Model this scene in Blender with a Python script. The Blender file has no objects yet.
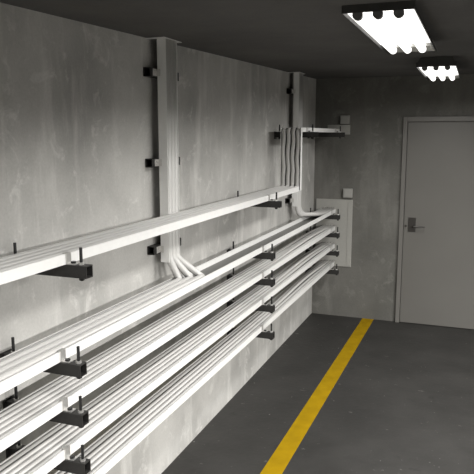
import bpy, bmesh, math, random
from mathutils import Vector, Matrix
random.seed(7)
C = bpy.context.scene.collection
PI = math.pi
ROOM_W, Y0, Y1 = 6.8, -3.2, 6.59
def ceil_z(y): return 2.37 + 0.024 * y

# ------------------------------------------------------------ materials
def new_mat(name):
    m = bpy.data.materials.new(name); m.use_nodes = True
    nt = m.node_tree; b = nt.nodes['Principled BSDF']
    return m, nt, b
def plain(name, col, rough=0.5, metal=0.0, spec=0.5, var=0.04, scale=30, bump=0.0):
    m, nt, b = new_mat(name)
    tc = nt.nodes.new('ShaderNodeTexCoord'); n = nt.nodes.new('ShaderNodeTexNoise')
    n.inputs['Scale'].default_value = scale; n.inputs['Detail'].default_value = 4
    nt.links.new(tc.outputs['Object'], n.inputs['Vector'])
    r = nt.nodes.new('ShaderNodeValToRGB')
    r.color_ramp.elements[0].position = 0.3; r.color_ramp.elements[1].position = 0.7
    r.color_ramp.elements[0].color = (*[c * (1 - var) for c in col], 1)
    r.color_ramp.elements[1].color = (*[min(1, c * (1 + var)) for c in col], 1)
    nt.links.new(n.outputs['Fac'], r.inputs['Fac']); nt.links.new(r.outputs['Color'], b.inputs['Base Color'])
    b.inputs['Roughness'].default_value = rough; b.inputs['Metallic'].default_value = metal
    b.inputs['Specular IOR Level'].default_value = spec
    if bump:
        bp = nt.nodes.new('ShaderNodeBump'); bp.inputs['Strength'].default_value = bump
        nt.links.new(n.outputs['Fac'], bp.inputs['Height']); nt.links.new(bp.outputs['Normal'], b.inputs['Normal'])
    return m
def mixc(nt, a, b_, fac, mode='MIX'):
    x = nt.nodes.new('ShaderNodeMix'); x.data_type = 'RGBA'; x.blend_type = mode
    for sock, v in ((x.inputs[6], a), (x.inputs[7], b_), (x.inputs[0], fac)):
        if isinstance(v, bpy.types.NodeSocket): nt.links.new(v, sock)
        else: sock.default_value = v if not isinstance(v, tuple) else (*v, 1)
    return x.outputs[2]
def noise(nt, vec, scale, detail=5, rough=0.55, stretch=(1, 1, 1), lo=0.4, hi=0.6, dist=0.0):
    mp = nt.nodes.new('ShaderNodeMapping'); mp.inputs['Scale'].default_value = stretch
    nt.links.new(vec, mp.inputs['Vector'])
    n = nt.nodes.new('ShaderNodeTexNoise'); n.inputs['Scale'].default_value = scale
    n.inputs['Detail'].default_value = detail; n.inputs['Roughness'].default_value = rough
    n.inputs['Distortion'].default_value = dist
    nt.links.new(mp.outputs['Vector'], n.inputs['Vector'])
    r = nt.nodes.new('ShaderNodeMapRange'); r.inputs['From Min'].default_value = lo; r.inputs['From Max'].default_value = hi
    nt.links.new(n.outputs['Fac'], r.inputs['Value'])
    return r.outputs['Result']
def concrete(name, dark, light, pale, streak=0.35, rough=0.85, seedshift=0.0):
    m, nt, b = new_mat(name)
    tc = nt.nodes.new('ShaderNodeTexCoord')
    off = nt.nodes.new('ShaderNodeMapping'); off.inputs['Location'].default_value = (seedshift, seedshift * .7, seedshift * .3)
    nt.links.new(tc.outputs['Object'], off.inputs['Vector']); v = off.outputs['Vector']
    big = noise(nt, v, 1.6, 6, 0.6, lo=0.35, hi=0.65)
    c = mixc(nt, dark, light, big)
    st = noise(nt, v, 5.0, 5, 0.6, stretch=(1, 1.2, 0.22), lo=0.52, hi=0.72)
    stm = nt.nodes.new('ShaderNodeMath'); stm.operation = 'MULTIPLY'; stm.inputs[1].default_value = streak
    nt.links.new(st, stm.inputs[0])
    c = mixc(nt, c, pale, stm.outputs[0])
    bl = noise(nt, v, 7.0, 8, 0.7, lo=0.56, hi=0.66, dist=0.6)
    blm = nt.nodes.new('ShaderNodeMath'); blm.operation = 'MULTIPLY'; blm.inputs[1].default_value = streak * .7
    nt.links.new(bl, blm.inputs[0])
    c = mixc(nt, c, pale, blm.outputs[0])
    fine = noise(nt, v, 90, 3, 0.6, lo=0.3, hi=0.7)
    fm = nt.nodes.new('ShaderNodeMapRange'); fm.inputs['To Min'].default_value = 0.93; fm.inputs['To Max'].default_value = 1.04
    nt.links.new(fine, fm.inputs['Value'])
    cc = nt.nodes.new('ShaderNodeVectorMath'); cc.operation = 'SCALE'
    nt.links.new(c, cc.inputs[0]); nt.links.new(fm.outputs['Result'], cc.inputs['Scale'])
    nt.links.new(cc.outputs[0], b.inputs['Base Color'])
    b.inputs['Roughness'].default_value = rough; b.inputs['Specular IOR Level'].default_value = 0.25
    bp = nt.nodes.new('ShaderNodeBump'); bp.inputs['Strength'].default_value = 0.12; bp.inputs['Distance'].default_value = 0.01
    nt.links.new(bl, bp.inputs['Height']); nt.links.new(bp.outputs['Normal'], b.inputs['Normal'])
    return m
def floor_mat():
    m, nt, b = new_mat('grey_floor_paint')
    tc = nt.nodes.new('ShaderNodeTexCoord'); v = tc.outputs['Object']
    c = mixc(nt, (0.029, 0.028, 0.0262), (0.044, 0.0425, 0.040), noise(nt, v, 1.8, 6, 0.65, lo=0.35, hi=0.65))
    sp = noise(nt, v, 14, 3, 0.55, stretch=(1, 1.6, 1), lo=0.685, hi=0.72)
    c = mixc(nt, c, (0.11, 0.107, 0.10), sp)
    c = mixc(nt, c, (0.20, 0.196, 0.185), noise(nt, v, 38, 2, 0.5, lo=0.735, hi=0.76))
    dk = noise(nt, v, 4.0, 6, 0.7, lo=0.62, hi=0.72)
    c = mixc(nt, c, (0.021, 0.0205, 0.0195), dk)
    nt.links.new(c, b.inputs['Base Color'])
    b.inputs['Roughness'].default_value = 0.62; b.inputs['Specular IOR Level'].default_value = 0.3
    bp = nt.nodes.new('ShaderNodeBump'); bp.inputs['Strength'].default_value = 0.08; bp.inputs['Distance'].default_value = 0.01
    nt.links.new(noise(nt, v, 25, 4), bp.inputs['Height']); nt.links.new(bp.outputs['Normal'], b.inputs['Normal'])
    return m
def emit(name, col, strength):
    m, nt, b = new_mat(name)
    b.inputs['Base Color'].default_value = (0.9, 0.9, 0.88, 1)
    b.inputs['Emission Color'].default_value = (*col, 1); b.inputs['Emission Strength'].default_value = strength
    m.cycles.emission_sampling = 'NONE'
    return m
M = dict(
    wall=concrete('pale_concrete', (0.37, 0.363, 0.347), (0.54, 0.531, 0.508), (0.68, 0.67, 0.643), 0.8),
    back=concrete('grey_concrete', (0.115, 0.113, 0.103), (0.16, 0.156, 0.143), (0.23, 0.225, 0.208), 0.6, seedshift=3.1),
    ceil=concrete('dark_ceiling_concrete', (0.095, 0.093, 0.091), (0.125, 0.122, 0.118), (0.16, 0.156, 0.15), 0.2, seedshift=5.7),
    floor=floor_mat(),
    yellow=plain('yellow_line_paint', (0.33, 0.205, 0.003), 0.8, spec=0.1, var=0.12, scale=9),
    tray=plain('white_coated_steel', (0.84, 0.835, 0.82), 0.4, var=0.02),
    cable=plain('white_cable_sheath', (0.58, 0.572, 0.556), 0.34, var=0.015, scale=3),
    galv=plain('dull_galvanised_steel', (0.20, 0.198, 0.19), 0.6, var=0.05, scale=20),
    black=plain('black_powder_coat', (0.022, 0.021, 0.020), 0.5, var=0.2, scale=60, bump=0.05),
    rod=plain('blackened_steel', (0.02, 0.02, 0.02), 0.45, metal=0.3),
    zinc=plain('zinc_plated_steel', (0.70, 0.69, 0.67), 0.35, metal=0.7),
    door=plain('grey_door_paint', (0.138, 0.133, 0.122), 0.5, var=0.03, scale=3),
    frame=plain('pale_frame_paint', (0.155, 0.149, 0.138), 0.5, var=0.03, scale=4),
    lever=plain('brushed_lever_metal', (0.10, 0.095, 0.09), 0.5, metal=0.5),
    handle=plain('dark_lock_metal', (0.05, 0.046, 0.042), 0.45, metal=0.4),
    plastic=plain('pale_plastic', (0.36, 0.355, 0.335), 0.5, var=0.02),
    panel=plain('light_panel_paint', (0.37, 0.365, 0.34), 0.55, var=0.03, scale=40),
    housing=plain('dark_lamp_housing', (0.035, 0.034, 0.033), 0.5),
    lampwhite=plain('white_lamp_enamel', (0.75, 0.75, 0.73), 0.35),
    tube=emit('lit_fluorescent_tube', (1.0, 0.985, 0.95), 2.2),
    refl=emit('lit_lamp_reflector', (1.0, 0.985, 0.95), 1.3),
    cap=plain('lamp_end_cap', (0.12, 0.12, 0.12), 0.4),
)
# ------------------------------------------------------------ mesh helpers
def link(name, bm, mat, parent=None, smooth=False):
    me = bpy.data.meshes.new(name); bmesh.ops.recalc_face_normals(bm, faces=bm.faces)
    bm.to_mesh(me); bm.free(); me.materials.append(mat)
    if smooth:
        for p in me.polygons: p.use_smooth = True
    o = bpy.data.objects.new(name, me); C.objects.link(o)
    if parent: o.parent = parent
    return o
def tag(o, label, cat, group=None):
    o['label'] = label; o['category'] = cat
    if group: o['group'] = group
    return o
def thing(name, label, cat, loc=(0, 0, 0), group=None):
    o = bpy.data.objects.new(name, None); C.objects.link(o); o.location = loc; o.empty_display_size = 0.05
    return tag(o, label, cat, group)
def struct(name, bm, mat, parent=None):
    o = link(name, bm, mat, parent)
    if not parent: o['kind'] = 'structure'
    return o
def bx(bm, x0, x1, y0, y1, z0, z1, bev=0.0):
    r = bmesh.ops.create_cube(bm, size=1)
    vs = r['verts']
    bmesh.ops.scale(bm, vec=(x1 - x0, y1 - y0, z1 - z0), verts=vs)
    bmesh.ops.translate(bm, vec=((x0 + x1) / 2, (y0 + y1) / 2, (z0 + z1) / 2), verts=vs)
    if bev:
        es = list({e for v in vs for e in v.link_edges})
        bmesh.ops.bevel(bm, geom=es, offset=bev, segments=2, affect='EDGES', profile=0.5)
def cyl(bm, p0, p1, r, seg=12):
    p0, p1 = Vector(p0), Vector(p1); d = p1 - p0
    m = Matrix.Translation((p0 + p1) / 2) @ d.to_track_quat('Z', 'Y').to_matrix().to_4x4()
    bmesh.ops.create_cone(bm, cap_ends=True, segments=seg, radius1=r, radius2=r, depth=d.length, matrix=m)
def B(*a, **k):
    bm = bmesh.new(); bx(bm, *a, **k); return bm
def sweep(bm, pts, r, seg=12):
    pts = [Vector(p) for p in pts]; n = len(pts); rings = []
    t = (pts[1] - pts[0]).normalized()
    u = t.orthogonal().normalized()
    for i, p in enumerate(pts):
        t2 = ((pts[min(i + 1, n - 1)] - p).normalized() if i < n - 1 else Vector()) + ((p - pts[i - 1]).normalized() if i else Vector())
        t2.normalize()
        u = (u - t2 * u.dot(t2)).normalized(); w = t2.cross(u)
        s = 1.0
        if 0 < i < n - 1:
            s = 1.0 / max(0.5, (pts[i + 1] - p).normalized().dot(t2))
        rings.append([bm.verts.new(p + r * (math.cos(2 * PI * k / seg) * u + math.sin(2 * PI * k / seg) * w)) for k in range(seg)])
    for a, b in zip(rings, rings[1:]):
        for k in range(seg): bm.faces.new((a[k], a[(k + 1) % seg], b[(k + 1) % seg], b[k]))
    bm.faces.new(rings[0]); bm.faces.new(rings[-1][::-1])
def prof(bm, pts, axis, a0, a1):
    '''extrude a closed outline along one axis: the other two coordinates in x, y, z order'''
    def P(a, p):
        return {'x': (a, p[0], p[1]), 'y': (p[0], a, p[1]), 'z': (p[0], p[1], a)}[axis]
    A = [bm.verts.new(P(a0, p)) for p in pts]; Bv = [bm.verts.new(P(a1, p)) for p in pts]; n = len(pts)
    for i in range(n): bm.faces.new((A[i], A[(i + 1) % n], Bv[(i + 1) % n], Bv[i]))
    bm.faces.new(A); bm.faces.new(Bv[::-1])
def fillet(pts, r, n=6):
    pts = [Vector(p) for p in pts]; out = [pts[0]]
    rr = r if isinstance(r, (list, tuple)) else [r] * (len(pts) - 2)
    for i in range(1, len(pts) - 1):
        a, p, b = pts[i - 1], pts[i], pts[i + 1]; q = rr[i - 1]
        la = min(q, (a - p).length * .48); lb = min(q, (b - p).length * .48)
        s = p + (a - p).normalized() * la; e = p + (b - p).normalized() * lb
        for k in range(n + 1):
            t = k / n; out.append(s * (1 - t) ** 2 + p * 2 * t * (1 - t) + e * t * t)
    out.append(pts[-1]); return out
# ------------------------------------------------------------ the room
T = 0.12
struct('floor', B(-T, ROOM_W + T, Y0 - T, Y1 + T, -0.1, 0), M['floor'])
struct('wall_left', B(-T, 0, Y0 - T, Y1 + T, 0, 2.62), M['wall'])
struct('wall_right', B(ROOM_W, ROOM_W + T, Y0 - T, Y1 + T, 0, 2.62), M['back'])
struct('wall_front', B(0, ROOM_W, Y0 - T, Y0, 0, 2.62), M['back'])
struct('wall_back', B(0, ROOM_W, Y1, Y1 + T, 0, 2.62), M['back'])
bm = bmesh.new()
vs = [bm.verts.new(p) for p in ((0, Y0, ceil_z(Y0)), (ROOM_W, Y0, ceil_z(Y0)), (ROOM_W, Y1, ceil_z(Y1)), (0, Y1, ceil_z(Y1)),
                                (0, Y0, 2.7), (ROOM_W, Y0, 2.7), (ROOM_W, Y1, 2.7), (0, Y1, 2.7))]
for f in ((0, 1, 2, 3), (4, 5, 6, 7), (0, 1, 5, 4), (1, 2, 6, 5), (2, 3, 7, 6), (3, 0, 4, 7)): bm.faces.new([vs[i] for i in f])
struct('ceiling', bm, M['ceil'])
# painted line
def line_bm():
    bm = B(-.06, .06, -3.1, 6.585, 0.0, 0.0015)
    for v in bm.verts: v.co.x += .599 + .0072 * (v.co.y - 3.2)
    return bm
tag(link('floor_line', line_bm(), M['yellow']), 'straight yellow line painted along the dark grey floor', 'floor marking')
# door on the back wall
dr = bpy.data.objects.new('door_1', None); C.objects.link(dr); dr.location = (1.4, Y1, 0); dr['kind'] = 'structure'
def rel(o, root): # parts are modelled in world coordinates
    o.parent = root; o.matrix_parent_inverse = Matrix.Translation(-Vector(root.location)); return o
DX0, DX1, DT = 0.908, 1.93, 2.131
bm = bmesh.new()
bx(bm, DX0, DX0 + 0.042, Y1 - 0.03, Y1, 0, DT, bev=0.003)
bx(bm, DX1 - 0.042, DX1, Y1 - 0.03, Y1, 0, DT, bev=0.003)
bx(bm, DX0 + 0.042, DX1 - 0.042, Y1 - 0.03, Y1, DT - 0.05, DT, bev=0.003)
rel(link('door_frame', bm, M['frame']), dr)
leaf = rel(link('door_leaf', B(DX0 + 0.047, DX1 - 0.046, Y1 - 0.02, Y1, 0.008, DT - 0.055, bev=0.002), M['door']), dr)
bm = bmesh.new()
bx(bm, 0.998, 1.073, Y1 - 0.027, Y1 - 0.02, 0.972, 1.118, bev=0.002)
cyl(bm, (0.975, Y1 - 0.02, 1.03), (0.975, Y1 - 0.028, 1.03), 0.012)
h = link('lock_plate', bm, M['handle']); h.parent = leaf
h['label'] = 'dark square lock plate'
bm = bmesh.new()
sweep(bm, fillet([(1.05, Y1 - 0.027, 1.032), (1.05, Y1 - 0.07, 1.032), (1.165, Y1 - 0.07, 1.032)], 0.012), 0.008)
h = link('door_handle', bm, M['lever'], smooth=True); h.parent = leaf
h['label'] = 'short metal lever handle'

# ------------------------------------------------------------ light fixtures
RIGHT = 365
def lamp(xc, y0, y1, z, label, watts=20):
    w = 0.135; yc = (y0 + y1) / 2
    t = thing('ceiling_lamp', label, 'ceiling lamp', (xc, yc, ceil_z(yc) - 0.001), 'fluorescent lamps along the ceiling')
    bm = bmesh.new()     # sheet housing: sloped wings either side of a flat top box
    zt = z + 0.012
    prof = [(-w, z), (-w + 0.006, zt + 0.006), (-w + 0.03, ceil_z(y0) - 0.004), (w - 0.03, ceil_z(y0) - 0.004), (w - 0.006, zt + 0.006), (w, z), (w - 0.004, z), (w - 0.012, zt), (-w + 0.012, zt), (-w + 0.004, z)]
    a = [bm.verts.new((xc + p[0], y0, p[1])) for p in prof]; b = [bm.verts.new((xc + p[0], y1, p[1])) for p in prof]
    n = len(prof)
    for i in range(n): bm.faces.new((a[i], a[(i + 1) % n], b[(i + 1) % n], b[i]))
    bm.faces.new(a); bm.faces.new(b[::-1])
    rel(link('housing', bm, M['housing']), t)
    rel(link('end_strip', B(xc - w + .002, xc + w - .002, y0 - .004, y0 - .0005, z - .001, z + .03), M['housing']), t)
    bm = bmesh.new()
    bx(bm, xc - w + 0.012, xc + w - 0.012, y1 - 0.34, y1 - 0.003, z + 0.009, z + 0.0115)
    e = rel(link('end_tray', bm, M['lampwhite']), t); e['label'] = 'white enamel end of the reflector'
    bm = bmesh.new()
    bx(bm, xc - w + 0.012, xc + w - 0.012, y0 + 0.004, y1 - 0.341, z + 0.009, z + 0.0115)
    e = rel(link('reflector', bm, M['refl']), t); e['label'] = 'brightly lit white reflector'
    for k in (-1, 0, 1):
        x = xc + k * 0.075; zz = z - 0.006
        bm = bmesh.new(); cyl(bm, (x, y0 + 0.03, zz), (x, y1 - 0.22, zz), 0.019, 20)
        tb = rel(link('lamp_tube', bm, M['tube'], smooth=False), t)
        bm = bmesh.new()
        cyl(bm, (x, y0 + 0.006, zz), (x, y0 + 0.03, zz), 0.0195, 20)
        rel(link('end_cap', bm, M['cap']), t); bm = bmesh.new()
        bx(bm, x - 0.012, x + 0.012, y0 + 0.008, y0 + 0.024, zz + .019, z + 0.030)
        rel(link('lamp_holder', bm, M['cap']), t); bm = bmesh.new()
        cyl(bm, (x, y1 - 0.22, zz), (x, y1 - 0.205, zz), 0.0175, 16)
        rel(link('end_cap', bm, M['lampwhite']), t)
    ld = bpy.data.lights.new('lamp_light', 'AREA'); ld.shape = 'RECTANGLE'; ld.size = 0.22; ld.size_y = y1 - y0 - 0.1
    ld.energy = watts; ld.spread = math.radians((170 if y0 > 4 else 155) if watts < 50 else 174); ld.color = (1.0, 0.985, 0.955)
    lo = bpy.data.objects.new('lamp_light', ld); C.objects.link(lo); lo.location = (xc, yc, z - 0.028)
    rel(lo, t)
    return t
lamp(1.243, 2.44, 3.74, 2.40, 'three-tube fluorescent lamp on the ceiling, the larger nearer one')
lamp(1.318, 4.64, 5.78, 2.415, 'three-tube fluorescent lamp on the ceiling, the smaller one nearest the door')
for yy in (0.35, -1.75):
    lamp(1.24, yy, yy + 1.21, ceil_z(yy) - 0.05, 'three-tube fluorescent lamp on the ceiling behind the nearer visible one')

for xx in (4.7,):      # unseen brighter row, added to light the left wall from the right
    for yy in (-1.75, 0.35, 2.43):
        lamp(xx, yy, yy + 1.21, ceil_z(yy) - 0.05, 'added unseen three-tube fluorescent lamp lighting the left wall from the right', RIGHT)
# ------------------------------------------------------------ cable trays
XB, XF = 0.105, 0.272
XL = 0.259          # front of the four lower trays
ORD = {1: 'top', 2: 'second', 3: 'third', 4: 'fourth', 5: 'lowest'}
TZ = {1: 1.496, 2: 1.145, 3: 0.958, 4: 0.769, 5: 0.573}
LIP = 0.038
def tray(name, label, x0, x1, y0, y1, z, lip=LIP):
    t = thing(name, label, 'cable tray', ((x0 + x1) / 2, (y0 + y1) / 2, z), 'white cable trays')
    rel(link('tray_floor', B(x0 + .003, x1 - .003, y0, y1, z, z + .003), M['galv']), t)
    for xa, s in ((x0, 1), (x1, -1)):
        bm = bmesh.new()
        prof(bm, [(xa, z), (xa + s * .003, z), (xa + s * .003, z + lip - .003), (xa + s * .0055, z + lip - .003), (xa + s * .0055, z + lip), (xa, z + lip)], 'y', y0, y1)
        rel(link('side_rail', bm, M['tray']), t)
    return t
tray('cable_tray', 'topmost long white cable tray on the left wall, above the gap', XB, XF, -1.5, 4.97, TZ[1])
tray('cable_tray', 'long white cable tray second from top, partly empty beyond the mitred cables', XB, XL, -1.5, 6.50, TZ[2])
tray('cable_tray', 'long white cable tray third from top, directly below the partly empty one', XB, XL, -1.5, 6.50, TZ[3])
tray('cable_tray', 'long white cable tray fourth from top, just above the lowest', XB, XL, -1.5, 6.50, TZ[4])
tray('cable_tray', 'lowest long white cable tray, nearest the floor', XB, XL, -1.5, 6.50, TZ[5])
Z6 = 1.975
tray('cable_tray', 'short high white cable tray running into the back wall', XB + .004, XF + .005, 5.03, 6.53, Z6, 0.036)
# the upright channel that takes the top tray's cables up to the high tray
t = thing('cable_tray', 'upright white channel joining the top tray to the short high tray', 'cable tray', (.19, 5.02, 1.545), 'white cable trays')
rel(link('tray_floor', B(XB + .003, XF + .002, 5.027, 5.03, 1.50, 2.008), M['galv']), t)
for xa, s in ((XB, 1), (XF + .005, -1)):
    bm = bmesh.new(); bx(bm, *sorted((xa, xa + s * .003)), 4.985, 5.03, 1.50, 2.008)
    rel(link('side_rail', bm, M['tray']), t)
# risers fixed to the wall
def riser(y0, y1, zb, label):
    zt = ceil_z((y0 + y1) / 2) - 0.004
    t = thing('cable_riser', label, 'cable tray', (.05, (y0 + y1) / 2, zb), 'wall risers')
    rel(link('riser_back', B(.047, .050, y0 + .003, y1 - .003, zb, zt), M['galv']), t)
    for ya, s in ((y0, 1), (y1, -1)):
        bm = bmesh.new()
        bx(bm, .047, .097, *sorted((ya, ya + s * .003)), zb, zt)
        rel(link('side_rail', bm, M['tray']), t)
    bm = bmesh.new()
    prof(bm, [(.002, y0 - .035), (.110, y0 - .035), (.110, y1 + .035), (.002, y1 + .035), (.002, y1 + .0005), (.1005, y1 + .0005), (.1005, y0 - .0005), (.002, y0 - .0005)], 'z', zt - .003, zt)
    rel(link('ceiling_flange', bm, M['tray']), t)
riser(2.972, 3.104, 1.27, 'tall white riser channel on the left wall, nearer and wider of two')
riser(5.56, 5.692, 1.30, 'tall white riser channel on the left wall, farther one beside the corner')

# ------------------------------------------------------------ brackets
def hollow(bm, axis, a0, a1, c0, c1, h=0.045, w=0.041, wall=0.004):
    """square steel tube, open at both ends; axis x: a along x, c0 = y centre, c1 = top z ; axis y: c0 = x centre"""
    o = [(-w / 2, 0), (w / 2, 0), (w / 2, -h), (-w / 2, -h)]
    i = [(-w / 2 + wall, -wall), (w / 2 - wall, -wall), (w / 2 - wall, -h + wall), (-w / 2 + wall, -h + wall)]
    rings = []
    for a in (a0, a1):
        for pr in (o, i):
            rings.append([bm.verts.new((a, c0 + p, c1 + q) if axis == 'x' else (c0 + p, a, c1 + q)) for p, q in pr])
    o0, i0, o1, i1 = rings
    for k in range(4):
        j = (k + 1) % 4
        bm.faces.new((o0[k], o0[j], o1[j], o1[k])); bm.faces.new((i0[k], i1[k], i1[j], i0[j]))
        bm.faces.new((o0[k], i0[k], i0[j], o0[j])); bm.faces.new((o1[k], o1[j], i1[j], i1[k]))
GB = 'black cantilever brackets'
def make_bracket(length, lipx, lip=LIP):
    """origin on the wall at the beam's top"""
    t = thing('tray_bracket', '', 'bracket', (0, 0, 0), GB)
    bm = bmesh.new(); hollow(bm, 'x', 0.006, length, 0, 0)
    link('beam', bm, M['black'], t)
    link('wall_plate', B(0.0005, .006, -.030, .030, -.060, .004, bev=.001), M['black'], t)
    for x in (0.04, 0.327):
        bm = bmesh.new(); cyl(bm, (x, 0, -.058), (x, 0, .062), .0058, 10)
        cyl(bm, (x, 0, -.056), (x, 0, -.0455), .010, 6)
        r = link('threaded_rod', bm, M['rod'], t)
        bm = bmesh.new(); cyl(bm, (x, 0, .0005), (x, 0, .009), .0105, 6)
        link('nut', bm, M['zinc'], r)
    # clamp that holds the tray's front rail
    bm = bmesh.new()
    q = lipx + .0005
    prof(bm, [(q, .0005), (q + .036, .0005), (q + .036, .0035), (q + .003, .0035), (q + .003, lip + .0035), (q - .012, lip + .0035), (q - .012, lip + .0008), (q, lip + .0008)], 'y', -.014, .014)
    c = link('tray_clamp', bm, M['zinc'], t)
    bm = bmesh.new(); cyl(bm, (lipx + .022, 0, .0035), (lipx + .022, 0, .0105), .0095, 6)
    link('bolt', bm, M['rod'], c)
    return t
def copy_tree(o, parent=None):
    c = o.copy(); C.objects.link(c); c.parent = parent
    for ch in o.children: copy_tree(ch, c)
    return c
def place(proto, state, loc, label):
    o = proto if not state else copy_tree(proto); state.append(1)
    o.location = loc; o['label'] = label; return o
pa = make_bracket(.360, XF); sa = []
pb = make_bracket(.346, XL); sb = []
WHERE = {1.82: 'nearest the camera', 4.13: 'in the middle of its run', 6.22: 'at the back wall end'}
for y in (-0.5, 1.84, 4.17):
    w = {-0.5: 'behind the viewer', 1.84: 'nearest the camera', 4.17: 'just before the upright channel'}[y]
    place(pa, sa, (0, y, TZ[1]), 'black bracket under the top cable tray, %s' % w)
NM = {2: 'second cable tray from top', 3: 'third cable tray from top', 4: 'fourth cable tray from top', 5: 'lowest cable tray'}
for n in (2, 3, 4, 5):
    for y in (-0.5, 1.80, 4.08, 6.30):
        w = {-0.5: 'behind the viewer', 1.80: 'nearest the camera', 4.08: 'in the middle of the run', 6.30: 'beside the back wall'}[y]
        place(pb, sb, (0, y, TZ[n]), 'black bracket under the %s, %s' % (NM[n], w))
pc = make_bracket(.372, XF + .005, .036)
sc_ = []
place(pc, sc_, (0, 5.17, Z6), 'black bracket under the short high tray, behind the upright channel')
place(pc, sc_, (0, 6.30, Z6), 'black bracket under the short high tray, beside the back wall')
# short struts that carry the risers
def make_strut(L):
    t = thing('riser_strut', '', 'bracket', (0, 0, 0), 'black riser struts')
    bm = bmesh.new(); hollow(bm, 'y', -.068, L, .0235, .0225)
    link('strut_tube', bm, M['black'], t)
    bm = bmesh.new()
    prof(bm, [(.0445, -.045), (.0465, -.045), (.0465, -.006), (.066, -.006), (.066, -.0035), (.0445, -.0035)], 'z', -.018, .018)
    c = link('riser_clamp', bm, M['zinc'], t)
    for z in (-.009, .009):
        bm = bmesh.new(); cyl(bm, (.0465, -.026, z), (.053, -.026, z), .0065, 6); link('bolt', bm, M['zinc'], c)
    bm = bmesh.new()
    prof(bm, [(.0445, .1345), (.060, .1345), (.060, .137), (.0465, .137), (.0465, .16), (.0445, .16)], 'z', -.018, .018)
    link('riser_clamp', bm, M['rod'], t)
    return t
ps = make_strut(.26); ss = []
for y, nm in ((2.972, 'nearer'), (5.56, 'farther')):
    for z, w in (((2.268, 'uppermost by the ceiling'), (1.806, 'middle one above the top tray'), (1.342, 'lowest one above the second tray')) if nm == 'nearer'
                 else ((2.335, 'uppermost by the ceiling'), (1.356, 'lowest one above the second tray'))):
        place(ps, ss, (0, y, z), 'short black strut behind the %s riser, %s' % (nm, w))

# ------------------------------------------------------------ cables
POS = ['nearest the wall', 'second from the wall', 'third from the wall', 'fourth from the wall', 'at the front rail']
def cable(pts, r, label, group):
    bm = bmesh.new(); sweep(bm, pts, r)
    return tag(link('cable', bm, M['cable'], smooth=True), label, 'cable', group)
# top tray: four cables, up the channel and away along the high tray
R1 = 0.0160
for i in range(4):
    x = XB + .0232 + i * .0400; zc = TZ[1] + .0100 + R1
    p = [(x, -1.5, zc), (x, 4.958 - .004 * 0, zc), (x + .0, 4.995, zc + .06)]
    pts = fillet([(x, -1.5, zc), (x, 5.0, zc), (x, 5.0, 1.62)], .04)
    for k in range(1, 9):
        z = 1.62 + k * .04
        pts.append(Vector((x + .0045 * math.sin(k * .95 + i * .5), 5.0, z)))
    zt = Z6 + .0045 + R1
    pts += fillet([(x, 5.0, 1.955), (x, 5.0, zt), (x, 6.55, zt)], .03)[1:]
    cable(pts, R1, 'white cable in the top tray turning up the channel, %s' % (POS[i] if i < 3 else 'at the front rail'), 'cables in the top tray')
# second tray: three cables out of the nearer riser, mitred back towards the camera
R2 = 0.0193
for i in range(3):
    x = XB + .043 + i * .0388; yc = 2.990 + i * .062; zc = TZ[2] + .007 + R2
    yr = 2.999 + i * .039; xr = .084
    pts = fillet([(xr, yr, ceil_z(yr) - .004), (xr, yr, 1.285), (x, yc, zc), (x, -1.5, zc)], [.03, .008])
    cable(pts, R2, 'white cable from the nearer riser, turning sharply into second tray, %s' % ('nearest the wall', 'the middle one', 'at the front rail')[i], 'cables of the nearer riser')
# second tray, far part: three cables out of the farther riser
for i in range(3):
    x = XB + .034 + i * .0395; zc = TZ[2] + .007 + R2
    yr = 5.587 + i * .039; xr = .087; zt = TZ[2] + LIP + R2 + .012
    pts = fillet([(xr, yr, ceil_z(yr) - .004), (xr, yr, zt), (x + .004, yr + .16 - i * .02, zt - .006), (x, yr + .50, zc), (x, 6.57, zc)], [.11, .09, .1], n=10)
    cable(pts, R2, 'white cable from the farther riser, curving into second tray, %s' % ('nearest the wall', 'the middle one', 'at the front rail')[i], 'cables of the farther riser')
# trays three to five: five cables each, wandering a little before the back wall
R3 = 0.0122
for n in (3, 4, 5):
    for i in range(5):
        x = XB + .0185 + i * .0292; zc = TZ[n] + .0135 + R3
        pts = [Vector((x, -1.5, zc)), Vector((x, 2.0, zc)), Vector((x, 4.5, zc))]
        for k in range(1, 21):
            y = 4.5 + k * (6.57 - 4.5) / 20; u = k / 20
            env = math.sin(PI * min(1, u * 1.0)) 
            dz = .026 * env * (0.6 + .4 * math.sin(i * 1.7 + n)) + .004 * u
            dx = -.004 * env * math.sin(u * 7 + n * .8) * (1 - i * .12)
            pts.append(Vector((x + dx, y, zc + abs(dz))))
        cable(pts, R3, 'white cable in the %s, %s' % (NM[n].replace('cable ', ''), POS[i]), 'cables in the three lower trays')

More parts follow.
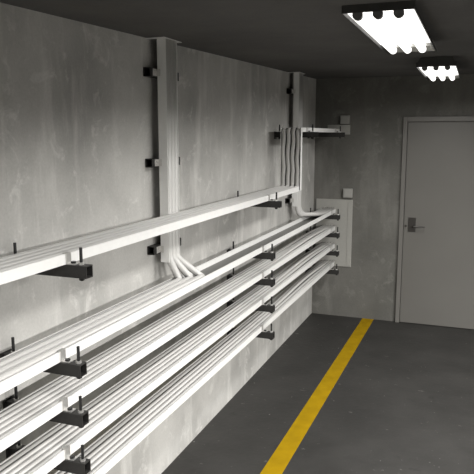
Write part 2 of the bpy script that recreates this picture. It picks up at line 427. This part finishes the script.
# ------------------------------------------------------------ things on the back wall
t = thing('wall_panel', 'tall pale grey panel on the back wall where the lower trays end', 'panel', (.232, Y1, .554))
rel(link('panel_plate', B(.031, .422, Y1 - .012, Y1 - .0005, .554, 1.276, bev=.002), M['panel']), t)
rel(link('panel_edge', B(.372, .419, Y1 - .016, Y1 - .0125, .562, 1.268, bev=.001), M['panel']), t)
t = thing('wall_panel', 'small pale panel around the end of the short high tray', 'panel', (.25, Y1, 1.95))
rel(link('panel_plate', B(.136, .372, Y1 - .012, Y1 - .0005, 1.955, 2.054, bev=.002), M['panel']), t)
def wallbox(x0, x1, z0, z1, label):
    t = thing('junction_box', label, 'junction box', ((x0 + x1) / 2, Y1, z0), 'square boxes on the back wall')
    rel(link('box_body', B(x0, x1, Y1 - .035, Y1 - .0005, z0, z1, bev=.003), M['plastic']), t)
    bm = bmesh.new(); bx(bm, x0 + .01, x1 - .01, Y1 - .040, Y1 - .0355, z0 + .01, z1 - .01, bev=.002)
    rel(link('box_cover', bm, M['plastic']), t)
wallbox(.321, .418, 1.30, 1.395, 'small square pale box just above the tall wall panel')
wallbox(.271, .368, 2.063, 2.15, 'small square pale box above the short high tray')

# ------------------------------------------------------------ camera
cam = bpy.data.cameras.new('camera'); co = bpy.data.objects.new('camera', cam); C.objects.link(co)
cam.sensor_width = 36; cam.lens = 627 / 474 * 36; cam.clip_start = 0.02
f = 627.0
Yv = Vector((478 - 237, 237 - 135, -f)).normalized()
Zv = Vector((1, 0, 0)).cross(Yv).normalized()
if Zv.y < 0: Zv = -Zv
Xv = Yv.cross(Zv)
R = Matrix((Xv, Yv, Zv))
co.matrix_world = Matrix.Translation((1.615, 0, 1.95)) @ R.to_4x4()
S = bpy.context.scene; S.camera = co
w = bpy.data.worlds.new('world'); S.world = w; w.use_nodes = True
w.node_tree.nodes['Background'].inputs['Color'].default_value = (0.01, 0.01, 0.01, 1)
S.view_settings.view_transform = 'Standard'; S.view_settings.look = 'None'; S.view_settings.gamma = 1
S.view_settings.use_curve_mapping = False
S.view_settings.exposure = 0.0
